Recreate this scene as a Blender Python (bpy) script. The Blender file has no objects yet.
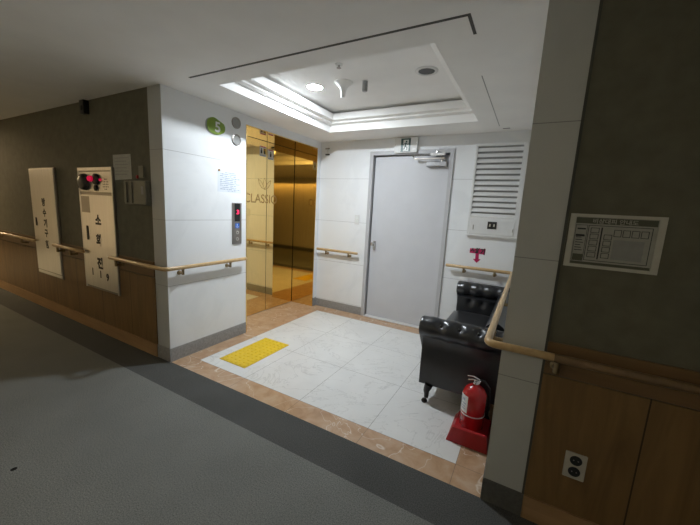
import bpy, bmesh, math, random
from mathutils import Vector, Matrix
random.seed(7)
PI = math.pi
scene = bpy.context.scene
col = scene.collection

# ------------------------------------------------------------------ camera
cam_d = bpy.data.cameras.new('camera')
cam = bpy.data.objects.new('camera', cam_d)
col.objects.link(cam)
cam_d.sensor_width = 36.0
cam_d.lens = 324.96 / 700.0 * 36.0
cam_d.clip_start = 0.02
yaw, pitch, roll = -0.499, -0.1624, 0.054
fw = Vector((math.sin(yaw) * math.cos(pitch), math.cos(yaw) * math.cos(pitch), math.sin(pitch)))
rt = Vector((math.cos(yaw), -math.sin(yaw), 0))
up = rt.cross(fw)
r2 = rt * math.cos(roll) + up * math.sin(roll)
u2 = -rt * math.sin(roll) + up * math.cos(roll)
cam.matrix_world = Matrix(((r2.x, u2.x, -fw.x, 2.788), (r2.y, u2.y, -fw.y, -1.717),
                           (r2.z, u2.z, -fw.z, 1.5), (0, 0, 0, 1)))
scene.camera = cam

# ------------------------------------------------------------------ world, exposure
w = bpy.data.worlds.new('world')
scene.world = w
w.use_nodes = True
w.node_tree.nodes['Background'].inputs[0].default_value = (0.02, 0.02, 0.02, 1)
w.node_tree.nodes['Background'].inputs[1].default_value = 0.0
vs = scene.view_settings
scene.display_settings.display_device = 'sRGB'
vs.view_transform = 'Standard'
vs.look = 'None'
vs.gamma = 1.0
vs.use_curve_mapping = False
vs.exposure = 0.11
scene.cycles.use_denoising = True
scene.cycles.max_bounces = 12
scene.cycles.diffuse_bounces = 8
scene.cycles.glossy_bounces = 6
LAMP = 850.0            # radiance of the lobby downlight
WARM = 110.0              # radiance of the added unseen corridor light far to the left

FILL = 6.8               # radiance of the added unseen fill strip over the opposite corridor wall


# ------------------------------------------------------------------ materials
class NT:
    def __init__(self, name):
        self.m = bpy.data.materials.new(name)
        self.m.use_nodes = True
        self.t = self.m.node_tree
        self.b = self.t.nodes['Principled BSDF']
        self.tc = None

    def n(self, kind, **kw):
        nd = self.t.nodes.new(kind)
        for k, v in kw.items():
            setattr(nd, k, v)
        return nd

    def l(self, a, b):
        self.t.links.new(a, b)

    def obj(self):
        if not self.tc:
            self.tc = self.n('ShaderNodeTexCoord')
        return self.tc.outputs['Object']

    def noise(self, scale, detail=3, rough=0.55, dist=0.0, vec=None):
        nd = self.n('ShaderNodeTexNoise')
        nd.inputs['Scale'].default_value = scale
        nd.inputs['Detail'].default_value = detail
        nd.inputs['Roughness'].default_value = rough
        nd.inputs['Distortion'].default_value = dist
        self.l(vec if vec is not None else self.obj(), nd.inputs['Vector'])
        return nd.outputs['Fac']

    def ramp(self, fac, stops):
        nd = self.n('ShaderNodeValToRGB')
        el = nd.color_ramp.elements
        while len(el) < len(stops):
            el.new(0.5)
        for e, (p, c) in zip(el, stops):
            e.position = p
            e.color = (c[0], c[1], c[2], 1) if hasattr(c, '__len__') else (c, c, c, 1)
        self.l(fac, nd.inputs['Fac'])
        return nd.outputs['Color']

    def math(self, op, a, b=None):
        nd = self.n('ShaderNodeMath', operation=op)
        for i, v in enumerate((a, b)):
            if v is None:
                continue
            if isinstance(v, (int, float)):
                nd.inputs[i].default_value = v
            else:
                self.l(v, nd.inputs[i])
        return nd.outputs[0]

    def mix(self, fac, a, b):
        nd = self.n('ShaderNodeMix', data_type='RGBA')
        if isinstance(fac, (int, float)):
            nd.inputs['Factor'].default_value = fac
        else:
            self.l(fac, nd.inputs['Factor'])
        for k, v in (('A', a), ('B', b)):
            s = [i for i in nd.inputs if i.name == k and i.type == 'RGBA'][0]
            if isinstance(v, tuple):
                s.default_value = (v[0], v[1], v[2], 1)
            else:
                self.l(v, s)
        return [o for o in nd.outputs if o.type == 'RGBA'][0]

    def axis(self, k):
        nd = self.n('ShaderNodeSeparateXYZ')
        self.l(self.obj(), nd.inputs[0])
        return nd.outputs[k]

    def joint(self, k, off, step, width):
        """1 on a joint line every «step» along axis k."""
        v = self.math('SUBTRACT', self.axis(k), off - width / 2 - step * 40)
        v = self.math('MODULO', v, step)
        return self.math('LESS_THAN', v, width)

    def bump(self, h, strength=0.2, dist=0.002):
        nd = self.n('ShaderNodeBump')
        nd.inputs['Strength'].default_value = strength
        nd.inputs['Distance'].default_value = dist
        self.l(h, nd.inputs['Height'])
        self.l(nd.outputs[0], self.b.inputs['Normal'])

    def set(self, color=None, rough=0.5, metal=0.0, spec=0.5, coat=0.0):
        if color is not None:
            if isinstance(color, tuple):
                self.b.inputs['Base Color'].default_value = (color[0], color[1], color[2], 1)
            else:
                self.l(color, self.b.inputs['Base Color'])
        if isinstance(rough, (int, float)):
            self.b.inputs['Roughness'].default_value = rough
        else:
            self.l(rough, self.b.inputs['Roughness'])
        self.b.inputs['Metallic'].default_value = metal
        self.b.inputs['Specular IOR Level'].default_value = spec
        self.b.inputs['Coat Weight'].default_value = coat
        return self.m


def plain(name, c, rough=0.5, metal=0.0, spec=0.5, var=0.06, scale=30, coat=0.0):
    t = NT(name)
    f = t.noise(scale, 2)
    lo = tuple(x * (1 - var) for x in c)
    hi = tuple(min(1, x * (1 + var)) for x in c)
    return t.set(t.ramp(f, [(0.3, lo), (0.7, hi)]), rough, metal, spec, coat)


def emit(name, c, s):
    t = NT(name)
    t.set(c, 0.5)
    t.b.inputs['Emission Color'].default_value = (c[0], c[1], c[2], 1)
    t.b.inputs['Emission Strength'].default_value = s
    return t.m


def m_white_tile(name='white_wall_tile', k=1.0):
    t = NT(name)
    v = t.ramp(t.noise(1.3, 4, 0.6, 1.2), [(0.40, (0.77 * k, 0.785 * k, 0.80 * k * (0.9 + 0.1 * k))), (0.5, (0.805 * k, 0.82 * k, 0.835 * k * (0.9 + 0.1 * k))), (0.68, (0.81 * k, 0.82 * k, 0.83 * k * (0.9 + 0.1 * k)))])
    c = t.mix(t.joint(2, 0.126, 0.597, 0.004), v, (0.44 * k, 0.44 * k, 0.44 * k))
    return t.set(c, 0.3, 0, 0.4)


def m_floor_tile():
    t = NT('white_marble_floor')
    d = t.noise(1.6, 5, 0.6, 2.2)
    ve = t.math('ABSOLUTE', t.math('SUBTRACT', d, 0.5))
    base = t.ramp(t.noise(3.0, 4), [(0.3, (0.65, 0.65, 0.64)), (0.7, (0.71, 0.71, 0.70))])
    vein = t.ramp(ve, [(0.0, 0.5), (0.012, 0.0)])
    c = t.mix(vein, base, (0.42, 0.42, 0.41))
    j = t.math('MAXIMUM', t.joint(0, 0.18, 0.5968, 0.0035), t.joint(1, 0.175, 0.6517, 0.0035))
    c = t.mix(j, c, (0.26, 0.25, 0.23))
    return t.set(c, 0.28, 0, 0.35)


def m_border():
    t = NT('brown_marble_border')
    base = t.ramp(t.noise(7, 6, 0.65, 0.8), [(0.3, (0.36, 0.21, 0.115)), (0.5, (0.46, 0.30, 0.185)), (0.72, (0.52, 0.38, 0.27))])
    d = t.noise(2.1, 3, 0.5, 1.6)
    ve = t.math('ABSOLUTE', t.math('SUBTRACT', d, 0.52))
    vein = t.ramp(ve, [(0.0, 0.85), (0.006, 0.0)])
    c = t.mix(vein, base, (0.72, 0.66, 0.58))
    j = t.math('MAXIMUM', t.joint(0, 0.18, 0.5968, 0.003), t.joint(1, 0.175, 0.6517, 0.003))
    c = t.mix(j, c, (0.2, 0.14, 0.1))
    return t.set(c, 0.28, 0, 0.4)


def m_carpet(name, c, spot=False):
    t = NT(name)
    f = t.noise(160, 3, 0.75)
    g = t.noise(2.2, 3)
    a = t.ramp(f, [(0.25, tuple(x * 0.35 for x in c)), (0.75, tuple(x * 1.65 for x in c))])
    b = t.ramp(g, [(0.3, 0.86), (0.7, 1.0)])
    mx = t.n('ShaderNodeMix', data_type='RGBA', blend_type='MULTIPLY')
    mx.inputs['Factor'].default_value = 1
    s = [i for i in mx.inputs if i.type == 'RGBA']
    t.l(a, s[0]); t.l(b, s[1])
    out = [o for o in mx.outputs if o.type == 'RGBA'][0]
    if spot:
        vd = t.n('ShaderNodeVectorMath', operation='DISTANCE')
        t.l(t.obj(), vd.inputs[0])
        vd.inputs[1].default_value = (0.483, -1.2, 0.0)
        out = t.mix(t.math('LESS_THAN', vd.outputs['Value'], 0.014), out, (0.012, 0.011, 0.01))
    return t.set(out, 0.95, 0, 0.1)


def m_wood(name, c1, c2, rough=0.4, stretch=(1, 1, 0.12), scale=9, seam=None):
    t = NT(name)
    mp = t.n('ShaderNodeMapping')
    mp.inputs['Scale'].default_value = stretch
    t.l(t.obj(), mp.inputs['Vector'])
    f = t.noise(scale, 5, 0.6, 1.5, mp.outputs[0])
    c = t.ramp(f, [(0.28, c1), (0.72, c2)])
    if seam:
        c = t.mix(t.joint(0, seam[0], seam[1], 0.006), c, tuple(x * 0.25 for x in c1))
    return t.set(c, rough, 0, 0.4)


def m_brushed(name, c, rough, scale=(60, 60, 1.5), amt=0.25):
    t = NT(name)
    mp = t.n('ShaderNodeMapping')
    mp.inputs['Scale'].default_value = scale
    t.l(t.obj(), mp.inputs['Vector'])
    f = t.noise(3, 3, 0.6, 0, mp.outputs[0])
    t.set(t.ramp(f, [(0.3, tuple(x * 0.92 for x in c)), (0.7, c)]), t.ramp(f, [(0.3, rough * (1 - amt)), (0.7, rough * (1 + amt))]), 1.0)
    return t.m


def m_leather():
    t = NT('black_leather')
    v = t.n('ShaderNodeTexVoronoi')
    v.inputs['Scale'].default_value = 260
    t.l(t.obj(), v.inputs['Vector'])
    t.bump(v.outputs['Distance'], 0.12, 0.001)
    return t.set(t.ramp(t.noise(14, 3), [(0.3, (0.013, 0.014, 0.016)), (0.7, (0.021, 0.022, 0.026))]), 0.30, 0, 0.75)


M = {}
M['tile'] = m_white_tile()
M['shaded_tile'] = m_white_tile('shaded_wall_tile', 0.60)  # same white tile darkened: corridor shade put into the colour
M['floor'] = m_floor_tile()
M['border'] = m_border()
M['carpet'] = m_carpet('grey_carpet', (0.185, 0.19, 0.178), True)
M['carpet_dark'] = m_carpet('charcoal_carpet', (0.086, 0.088, 0.085))
M['ceiling'] = plain('ceiling_paint', (0.92, 0.915, 0.90), 0.9, var=0.02, scale=4, spec=0.1)
M['olive'] = plain('olive_wallcovering', (0.140, 0.132, 0.096), 0.75, var=0.10, scale=12, spec=0.2)
M['cream'] = plain('cream_wall_paint', (0.72, 0.70, 0.65), 0.7, var=0.03, scale=6)
M['wains'] = m_wood('wainscot_wood', (0.15, 0.085, 0.032), (0.24, 0.14, 0.055), 0.42, seam=(-2.845, 0.56))
M['cap'] = m_wood('wainscot_rail_wood', (0.14, 0.08, 0.034), (0.20, 0.115, 0.05), 0.42, (0.12, 1, 1))
M['base_wood'] = m_wood('baseboard_wood', (0.30, 0.18, 0.085), (0.42, 0.26, 0.13), 0.45, (0.12, 1, 1))
M['stone'] = plain('grey_stone_skirting', (0.30, 0.30, 0.295), 0.35, var=0.15, scale=60)
M['stone_dark'] = plain('dark_stone_skirting', (0.11, 0.108, 0.10), 0.35, var=0.15, scale=60)
M['rail'] = m_wood('maple_rail', (0.44, 0.29, 0.13), (0.58, 0.41, 0.21), 0.28, (3, 3, 3), 4)
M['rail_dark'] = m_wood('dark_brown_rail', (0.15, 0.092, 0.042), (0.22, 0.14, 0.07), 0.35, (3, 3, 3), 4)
M['brass'] = m_brushed('bracket_brass', (0.35, 0.27, 0.16), 0.35)
M['gold'] = m_brushed('gold_mirror_steel', (0.88, 0.64, 0.27), 0.04, amt=0.2)
M['etch'] = plain('etched_gold', (0.40, 0.25, 0.09), 0.45, 0.8, var=0.1)
M['steel'] = m_brushed('brushed_steel', (0.90, 0.875, 0.86), 0.30, (14, 14, 1.0), 0.08)
M['steel_dark'] = m_brushed('dull_steel', (0.42, 0.39, 0.36), 0.38)
M['sill_steel'] = plain('pale_steel', (0.78, 0.78, 0.79), 0.4, 0.3, var=0.03)
M['chrome'] = plain('chrome', (0.75, 0.75, 0.76), 0.16, 1.0, var=0.02)
M['door'] = plain('door_grey_paint', (0.57, 0.575, 0.60), 0.42, var=0.02, scale=5)
M['frame'] = plain('door_frame_paint', (0.47, 0.47, 0.485), 0.4, var=0.02)
M['white'] = plain('white_paint', (0.72, 0.72, 0.71), 0.45, var=0.02)
M['paper'] = plain('white_paper', (0.70, 0.74, 0.80), 0.7, var=0.02)
M['paper_old'] = plain('grey_paper', (0.42, 0.42, 0.38), 0.7, var=0.08)
M['ink'] = plain('ink', (0.02, 0.02, 0.022), 0.6, var=0.05)
M['ink_blue'] = plain('blue_grey_ink', (0.36, 0.41, 0.50), 0.7, var=0.1)
M['black'] = plain('black_plastic', (0.012, 0.012, 0.012), 0.4, var=0.1)
M['bell'] = plain('dark_grey_enamel', (0.035, 0.033, 0.03), 0.35, var=0.1)
M['closer'] = plain('closer_silver_paint', (0.42, 0.42, 0.43), 0.35, 0.4)
M['grey_plastic'] = plain('grey_beige_plastic', (0.20, 0.19, 0.145), 0.5, var=0.05)
M['lens'] = plain('grey_lens', (0.30, 0.30, 0.29), 0.3, var=0.06)
M['green'] = plain('leaf_green', (0.17, 0.27, 0.012), 0.3, var=0.08)
M['yellow'] = plain('yellow_rubber', (0.74, 0.50, 0.02), 0.5, var=0.06)
M['red'] = plain('red_enamel', (0.42, 0.014, 0.016), 0.25, var=0.06, coat=0.3)
M['red_plastic'] = plain('red_plastic', (0.36, 0.010, 0.014), 0.42, var=0.08)
M['magenta'] = plain('crimson_vinyl', (0.50, 0.012, 0.10), 0.5, var=0.05)
M['pin'] = plain('tan_pin', (0.48, 0.28, 0.10), 0.4)
M['leather'] = m_leather()
M['button'] = plain('leather_button', (0.01, 0.01, 0.011), 0.35)
M['dark_wood'] = m_wood('black_stained_wood', (0.008, 0.006, 0.005), (0.018, 0.012, 0.009), 0.3)
M['exit_green'] = plain('exit_green', (0.0, 0.055, 0.045), 0.35)
M['exit_white'] = plain('exit_white', (0.75, 0.78, 0.76), 0.4)
M['blue'] = plain('blue_sticker', (0.03, 0.14, 0.55), 0.4)
M['slot'] = plain('slot_shadow_metal', (0.06, 0.06, 0.05), 0.6)
M['plan'] = plain('plan_sheet', (0.34, 0.335, 0.30), 0.5, var=0.08)
M['plan_dark'] = plain('plan_dark_print', (0.075, 0.08, 0.05), 0.5)
M['plan_grey'] = plain('plan_grey_print', (0.27, 0.275, 0.265), 0.5)
M['plan_frame'] = plain('plan_frame', (0.50, 0.49, 0.43), 0.4, var=0.05)
M['socket'] = plain('ivory_plastic', (0.45, 0.43, 0.37), 0.4)
M['lamp_on'] = emit('lit_diffuser', (0.865, 0.94, 1.0), LAMP)
M['lamp_warm'] = emit('added_warm_diffuser', (1.0, 0.74, 0.42), WARM)
M['lamp_fill'] = emit('added_fill_diffuser', (1.0, 0.90, 0.68), FILL)
M['led_red'] = emit('red_led', (1.0, 0.02, 0.10), 1.3)
M['red_lamp'] = emit('red_beacon', (1.0, 0.015, 0.10), 0.32)


# ------------------------------------------------------------------ mesh builder
def rootloc(o):
    v = Vector((0, 0, 0))
    while o:
        v += o.location
        o = o.parent
    return v


class MB:
    def __init__(self):
        self.bm = bmesh.new()

    def box(self, x0, x1, y0, y1, z0, z1, bev=0.0, seg=2):
        b = bmesh.new()
        r = bmesh.ops.create_cube(b, size=1)
        for v in b.verts:
            v.co = Vector(((x0 + x1) / 2 + v.co.x * (x1 - x0), (y0 + y1) / 2 + v.co.y * (y1 - y0), (z0 + z1) / 2 + v.co.z * (z1 - z0)))
        if bev > 0:
            bmesh.ops.bevel(b, geom=b.edges[:], offset=bev, segments=seg, affect='EDGES', profile=0.5)
        self._add(b)
        return self

    def _add(self, b):
        me = bpy.data.meshes.new('t')
        b.to_mesh(me)
        b.free()
        self.bm.from_mesh(me)
        bpy.data.meshes.remove(me)

    def hexa(self, lo, hi):
        """lo, hi: 4 points each, same winding."""
        vs = [self.bm.verts.new(p) for p in list(lo) + list(hi)]
        f = self.bm.faces.new
        f(vs[3::-1]); f(vs[4:8])
        for i in range(4):
            j = (i + 1) % 4
            f((vs[i], vs[j], vs[4 + j], vs[4 + i]))
        return self

    def prism(self, pts, O, U, V, N, t):
        """outline pts (u, v) at origin O spanned by U, V; thickness t along N."""
        O, U, V, N = Vector(O), Vector(U), Vector(V), Vector(N)
        a = [self.bm.verts.new(O + U * p[0] + V * p[1]) for p in pts]
        b = [self.bm.verts.new(O + U * p[0] + V * p[1] + N * t) for p in pts]
        self.bm.faces.new(a[::-1]); self.bm.faces.new(b)
        n = len(pts)
        for i in range(n):
            j = (i + 1) % n
            self.bm.faces.new((a[i], a[j], b[j], b[i]))
        return self

    def lathe(self, prof, O, A=(0, 0, 1), seg=24):
        """prof: (radius, height) along axis A from O."""
        A = Vector(A).normalized()
        U = A.orthogonal().normalized()
        V = A.cross(U)
        O = Vector(O)
        rings = []
        for r, h in prof:
            if r < 1e-6:
                rings.append([self.bm.verts.new(O + A * h)])
            else:
                rings.append([self.bm.verts.new(O + A * h + (U * math.cos(2 * PI * k / seg) + V * math.sin(2 * PI * k / seg)) * r) for k in range(seg)])
        for a, b in zip(rings, rings[1:]):
            for k in range(seg):
                j = (k + 1) % seg
                if len(a) == 1 and len(b) == 1:
                    continue
                if len(a) == 1:
                    self.bm.faces.new((a[0], b[j], b[k]))
                elif len(b) == 1:
                    self.bm.faces.new((a[k], a[j], b[0]))
                else:
                    self.bm.faces.new((a[k], a[j], b[j], b[k]))
        for rg, rev in ((rings[0], True), (rings[-1], False)):
            if len(rg) > 1:
                self.bm.faces.new(rg[::-1] if rev else rg)
        return self

    def tube(self, pts, r, seg=12, rz=None, cap=True):
        pts = [Vector(p) for p in pts]
        rings = []
        prev = None
        for i, p in enumerate(pts):
            d = ((pts[min(i + 1, len(pts) - 1)] - pts[max(i - 1, 0)])).normalized()
            ref = Vector((0, 0, 1)) if abs(d.z) < 0.95 else (prev if prev is not None else Vector((1, 0, 0)))
            s = d.cross(ref).normalized()
            t = s.cross(d).normalized()
            prev = t
            rr = r[i] if hasattr(r, '__len__') else r
            rv = rz if rz else rr
            rings.append([self.bm.verts.new(p + s * math.cos(2 * PI * k / seg) * rr + t * math.sin(2 * PI * k / seg) * rv) for k in range(seg)])
        for a, b in zip(rings, rings[1:]):
            for k in range(seg):
                j = (k + 1) % seg
                self.bm.faces.new((a[k], a[j], b[j], b[k]))
        if cap:
            self.bm.faces.new(rings[0][::-1])
            self.bm.faces.new(rings[-1])
        return self

    def grid(self, P, closed_u=False, closed_v=False):
        """P[i][j] points."""
        vs = [[self.bm.verts.new(p) for p in row] for row in P]
        n, m = len(vs), len(vs[0])
        for i in range(n if closed_u else n - 1):
            for j in range(m if closed_v else m - 1):
                self.bm.faces.new((vs[i][j], vs[(i + 1) % n][j], vs[(i + 1) % n][(j + 1) % m], vs[i][(j + 1) % m]))
        return vs

    def build(self, name, mat, parent=None, base=None, smooth=False):
        bmesh.ops.recalc_face_normals(self.bm, faces=self.bm.faces[:])
        me = bpy.data.meshes.new(name)
        self.bm.to_mesh(me)
        self.bm.free()
        o = bpy.data.objects.new(name, me)
        col.objects.link(o)
        me.materials.append(mat)
        if parent:
            me.transform(Matrix.Translation(-rootloc(parent)))
            o.parent = parent
        elif base is not None:
            me.transform(Matrix.Translation(-Vector(base)))
            o.location = base
        if smooth:
            for p in me.polygons:
                p.use_smooth = True
            try:
                me.set_sharp_from_angle(angle=math.radians(smooth if smooth is not True else 40))
            except Exception:
                pass
        return o


def tag(o, label, cat, group=None):
    o['label'] = label
    o['category'] = cat
    if group:
        o['group'] = group
    return o


def thing(name, label, cat, loc, group=None):
    o = bpy.data.objects.new(name, None)
    o.empty_display_size = 0.1
    col.objects.link(o)
    o.location = loc
    return tag(o, label, cat, group)


def struct(mb, name, mat, label=None, smooth=False):
    o = mb.build(name, mat, smooth=smooth)
    o['kind'] = 'structure'
    if label:
        o['label'] = label
    return o


FR = ((1, 0, 0), (0, 0, 1), (0, -1, 0))      # facing the corridor / camera (normal -y)
SD = ((0, 1, 0), (0, 0, 1), (1, 0, 0))       # facing the lobby from the elevator wall (normal +x)


def text(items, name, mat, parent, frame, depth=0.001, bold=0.022):
    """items: (string, size, origin point (centre)); all merged to one flat mesh."""
    U, V, N = (Vector(a) for a in frame)
    for s, size, O, wid in items:
        bm = bmesh.new()
        cu = bpy.data.curves.new('txt', 'FONT')
        cu.body = s
        cu.size = size
        cu.align_x = 'CENTER'
        cu.align_y = 'CENTER'
        cu.extrude = depth / 2
        cu.offset = size * bold
        to = bpy.data.objects.new('txt', cu)
        col.objects.link(to)
        dg = bpy.context.evaluated_depsgraph_get()
        me = bpy.data.meshes.new_from_object(to.evaluated_get(dg))
        xs = [v.co.x for v in me.vertices] or [0, 1]
        ys = [v.co.y for v in me.vertices] or [0, 1]
        cx, cy = (min(xs) + max(xs)) / 2, (min(ys) + max(ys)) / 2
        k = 1 if not wid else wid / max(1e-6, max(xs) - min(xs))
        for v in me.vertices:
            x, y, z = (v.co.x - cx) * k, (v.co.y - cy), v.co.z + depth / 2
            v.co = Vector(O) + U * x + V * y + N * z
        bm.from_mesh(me)
        bpy.data.objects.remove(to)
        bpy.data.curves.remove(cu)
        bpy.data.meshes.remove(me)
        me = bpy.data.meshes.new(name)
        bm.to_mesh(me)
        bm.free()
        o = bpy.data.objects.new(name, me)
        col.objects.link(o)
        me.materials.append(mat)
        if parent:
            me.transform(Matrix.Translation(-rootloc(parent)))
            o.parent = parent


def arc(cx, cy, r, a0, a1, n=6):
    return [(cx + r * math.cos(a0 + (a1 - a0) * i / n), cy + r * math.sin(a0 + (a1 - a0) * i / n)) for i in range(n + 1)]


# ------------------------------------------------------------------ setting
H = 2.427                    # ceiling height
D = 2.345                    # back wall of the lobby
W = 2.737                    # right wall of the lobby
PX = 2.924                   # right edge of the tiled pier
Y1, Y2, HT = 0.918, 2.258, 2.333   # elevator opening
CY = -2.75                   # far side of the corridor (behind the camera)

struct(MB().box(0.18, 2.567, 0.175, 2.13, -0.06, 0.0), 'floor', M['floor'])
struct(MB().box(-0.41, W, 0.0, 0.175, -0.06, 0).box(-0.41, 0.18, 0.175, 2.13, -0.06, 0).box(2.567, W, 0.175, 2.13, -0.06, 0)
       .box(-0.41, W, 2.13, D, -0.06, 0), 'trim_1', M['border'], 'brown marble floor border around white tiles')
struct(MB().box(-10, 7, -0.287, 0.0, -0.06, 0), 'trim_2', M['carpet_dark'], 'dark carpet edge strip along the corridor')
struct(MB().box(-10, 7, CY, -0.287, -0.06, 0), 'floor_corridor', M['carpet'])

# ceiling with the tray opening
TX0, TX1, TY0, TY1 = 0.46, 2.20, 0.20, 1.855
F1 = 2.505
c = MB()
c.box(-10, 7, CY, TY0, H, F1).box(-10, TX0, TY0, TY1, H, F1).box(TX1, 7, TY0, TY1, H, F1).box(-10, 7, TY1, D + 0.2, H, F1)
struct(c, 'ceiling', M['ceiling'])
e = 0.05
c = MB()
ax0, ax1, ay0, ay1 = TX0 - e, TX1 + e, TY0 - e, TY1 + e
c.box(ax0 - 0.1, ax0, ay0 - 0.1, ay1 + 0.1, F1, 2.66).box(ax1, ax1 + 0.1, ay0 - 0.1, ay1 + 0.1, F1, 2.66)
c.box(ax0, ax1, ay0 - 0.1, ay0, F1, 2.66).box(ax0, ax1, ay1, ay1 + 0.1, F1, 2.66)
# crown moulding: ring that leans inward under the tray top
def ring(c, off0, off1, z0, z1):
    def rect(o, z):
        return [Vector((ax0 + o, ay0 + o, z)), Vector((ax1 - o, ay0 + o, z)), Vector((ax1 - o, ay1 - o, z)), Vector((ax0 + o, ay1 - o, z))]
    a, b = rect(off0, z0), rect(off1, z1)
    for i in range(4):
        j = (i + 1) % 4
        o_a = rect(-0.01, z0); o_b = rect(-0.01, z1)
        c.hexa([a[i], a[j], o_a[j], o_a[i]], [b[i], b[j], o_b[j], o_b[i]])
ring(c, 0.055, 0.105, 2.5055, 2.514)
ring(c, 0.105, 0.106, 2.514, 2.532)
ring(c, 0.109, 0.155, 2.532, 2.542)
ring(c, 0.155, 0.155, 2.542, 2.612)
struct(c, 'trim_3', M['ceiling'], 'stepped moulding inside the ceiling tray')
struct(MB().box(ax0 - 0.1, ax1 + 0.1, ay0 - 0.1, ay1 + 0.1, 2.64, 2.70), 'ceiling_tray', M['ceiling'])

# shutter slot in the ceiling
g = MB()
g.box(0.364, 2.42, -0.004, 0.014, H - 0.0015, H + 0.004)
g.box(2.404, 2.42, 0.014, 0.19, H - 0.0015, H + 0.004)
struct(g, 'trim_4', M['slot'], 'dark narrow slot in the ceiling in front of the tray')
g = MB().box(2.372, 2.379, 0.74, 2.10, H - 0.001, H + 0.004)
struct(g, 'trim_5', M['lens'], 'thin seam in the ceiling beside the tray')
struct(MB().box(2.40, 2.47, 2.20, 2.22, H - 0.002, H + 0.004), 'trim_6', M['slot'], 'short dark slit in the ceiling by the back wall')

# walls
wl = MB().box(-10, -0.19, 0.0, 0.2, 0.0, H)
struct(wl, 'wall_left', M['olive'])
struct(MB().box(-0.19, -0.004, 0, 0.004, 0, H), 'trim_13', M['shaded_tile'], 'narrow tile strip on the corridor side of the elevator wall corner')  # same tile as the elevator wall, its corridor shade painted in
we = MB().box(-0.19, 0, 0.004, 0.2, 0, H).box(-0.004, 0, 0, 0.004, 0, H).box(-0.7, 0, 0.2, Y1, 0, H).box(-0.7, 0, Y1, Y2, HT, H).box(-0.7, 0, Y2, D, 0, H).box(-0.7, -0.46, Y1, Y2, 0, HT)
struct(we, 'wall_elevator', M['tile'])
DX0, DX1, DZ = 0.803, 1.899, 2.268
wb = MB().box(-0.7, DX0, D, D + 0.15, 0, H).box(DX1, 3.2, D, D + 0.15, 0, H).box(DX0, DX1, D, D + 0.15, DZ, H)
struct(wb, 'wall_back', M['tile'])
wr = MB().box(W, PX, 0, D, 0, H)
struct(wr, 'wall_pier', M['shaded_tile'])
struct(MB().box(PX, 7, 0.004, 0.2, 0, H), 'wall_right', M['olive'])
struct(MB().box(-10, 7, CY - 0.15, CY, 0, H), 'wall_opposite', M['cream'])
struct(MB().box(-10.15, -10, CY, 0.2, 0, H), 'wall_far_left', M['olive'])
struct(MB().box(7, 7.15, CY, 0.2, 0, H), 'wall_far_right', M['olive'])

# wainscot, cap boards, skirtings
struct(MB().box(-10, -0.19, -0.010, 0.0, 0.13, 0.775), 'trim_7', M['wains'], 'brown wood wainscot of the left corridor wall')
struct(MB().box(PX + 0.001, 7, -0.004, 0.004, 0.13, 0.785), 'trim_8', M['wains'], 'dark wood wainscot of the right corridor wall')
struct(MB().box(-10, -0.19, -0.012, 0.0, 0.785, 0.925), 'trim_9', M['cap'], 'wood board behind the left handrail')
struct(MB().box(PX + 0.001, 7, -0.006, 0.004, 0.792, 0.945), 'trim_10', M['cap'], 'wood board behind the right handrail')
struct(MB().box(-10, -0.19, -0.014, 0.0, 0, 0.124), 'baseboard_left', M['base_wood'])
struct(MB().box(PX + 0.001, 7, -0.008, 0.004, 0, 0.124), 'baseboard_right', M['base_wood'])
struct(MB().box(-10, 7, CY, CY + 0.012, 0, 0.124), 'baseboard_opposite', M['stone_dark'])
s = MB().box(-0.19, 0.008, -0.008, 0.0, 0, 0.126).box(0, 0.008, 0, Y1 - 0.002, 0, 0.126).box(0, 0.008, Y2 + 0.002, D, 0, 0.126)
struct(s, 'baseboard_elevator', M['stone'])
s = MB().box(0.008, DX0, D - 0.008, D, 0, 0.115).box(DX1, W, D - 0.008, D, 0, 0.115)
struct(s, 'baseboard_back', M['stone'])
s = MB().box(W - 0.006, PX, -0.006, 0, 0, 0.126).box(W - 0.006, W, 0, D - 0.008, 0, 0.126)
struct(s, 'baseboard_pier', M['stone_dark'])
struct(MB().box(2.915, 2.926, -0.003, 0.002, 0.126, H), 'trim_12', M['slot'], 'dark joint strip between pier and olive wall')

# ------------------------------------------------------------------ door
d = thing('door_1', 'plain grey steel door with knob and closer in back wall', 'door', ((DX0 + DX1) / 2, D, 0))
d['kind'] = 'structure'
fr = MB()
fr.box(DX0, DX0 + 0.05, D - 0.02, D + 0.13, 0, DZ, 0.003).box(DX1 - 0.05, DX1, D - 0.02, D + 0.13, 0, DZ, 0.003)
fr.box(DX0 + 0.05, DX1 - 0.05, D - 0.02, D + 0.13, DZ - 0.05, DZ, 0.003)
fr.box(DX0 + 0.05, DX0 + 0.065, D + 0.09, D + 0.13, 0, DZ - 0.05).box(DX1 - 0.065, DX1 - 0.05, D + 0.09, D + 0.13, 0, DZ - 0.05)
fr.box(DX0 + 0.05, DX1 - 0.05, D + 0.09, D + 0.13, DZ - 0.065, DZ - 0.05)
fr.build('door_frame', M['frame'], d)
LX0, LX1, LZ = DX0 + 0.062, DX1 - 0.054, DZ - 0.066
MB().box(LX0, LX1, D + 0.035, D + 0.085, 0.02, LZ, 0.002).build('door_leaf', M['door'], d)
MB().box(DX0 + 0.05, DX1 - 0.05, D - 0.03, D + 0.13, 0, 0.016, 0.004).build('threshold', M['sill_steel'], d)
k = MB()
hx, hz = 0.925, 1.045
k.box(hx - 0.022, hx + 0.022, D + 0.027, D + 0.035, hz - 0.085, hz + 0.04, 0.004)
hd = k.build('lock_plate', M['chrome'], d)
MB().lathe([(0.012, 0), (0.012, 0.03), (0.026, 0.036), (0.031, 0.05), (0.027, 0.064), (0, 0.068)], (hx, D + 0.027, hz), (0, -1, 0), 20).build('knob', M['chrome'], hd, smooth=50)
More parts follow.
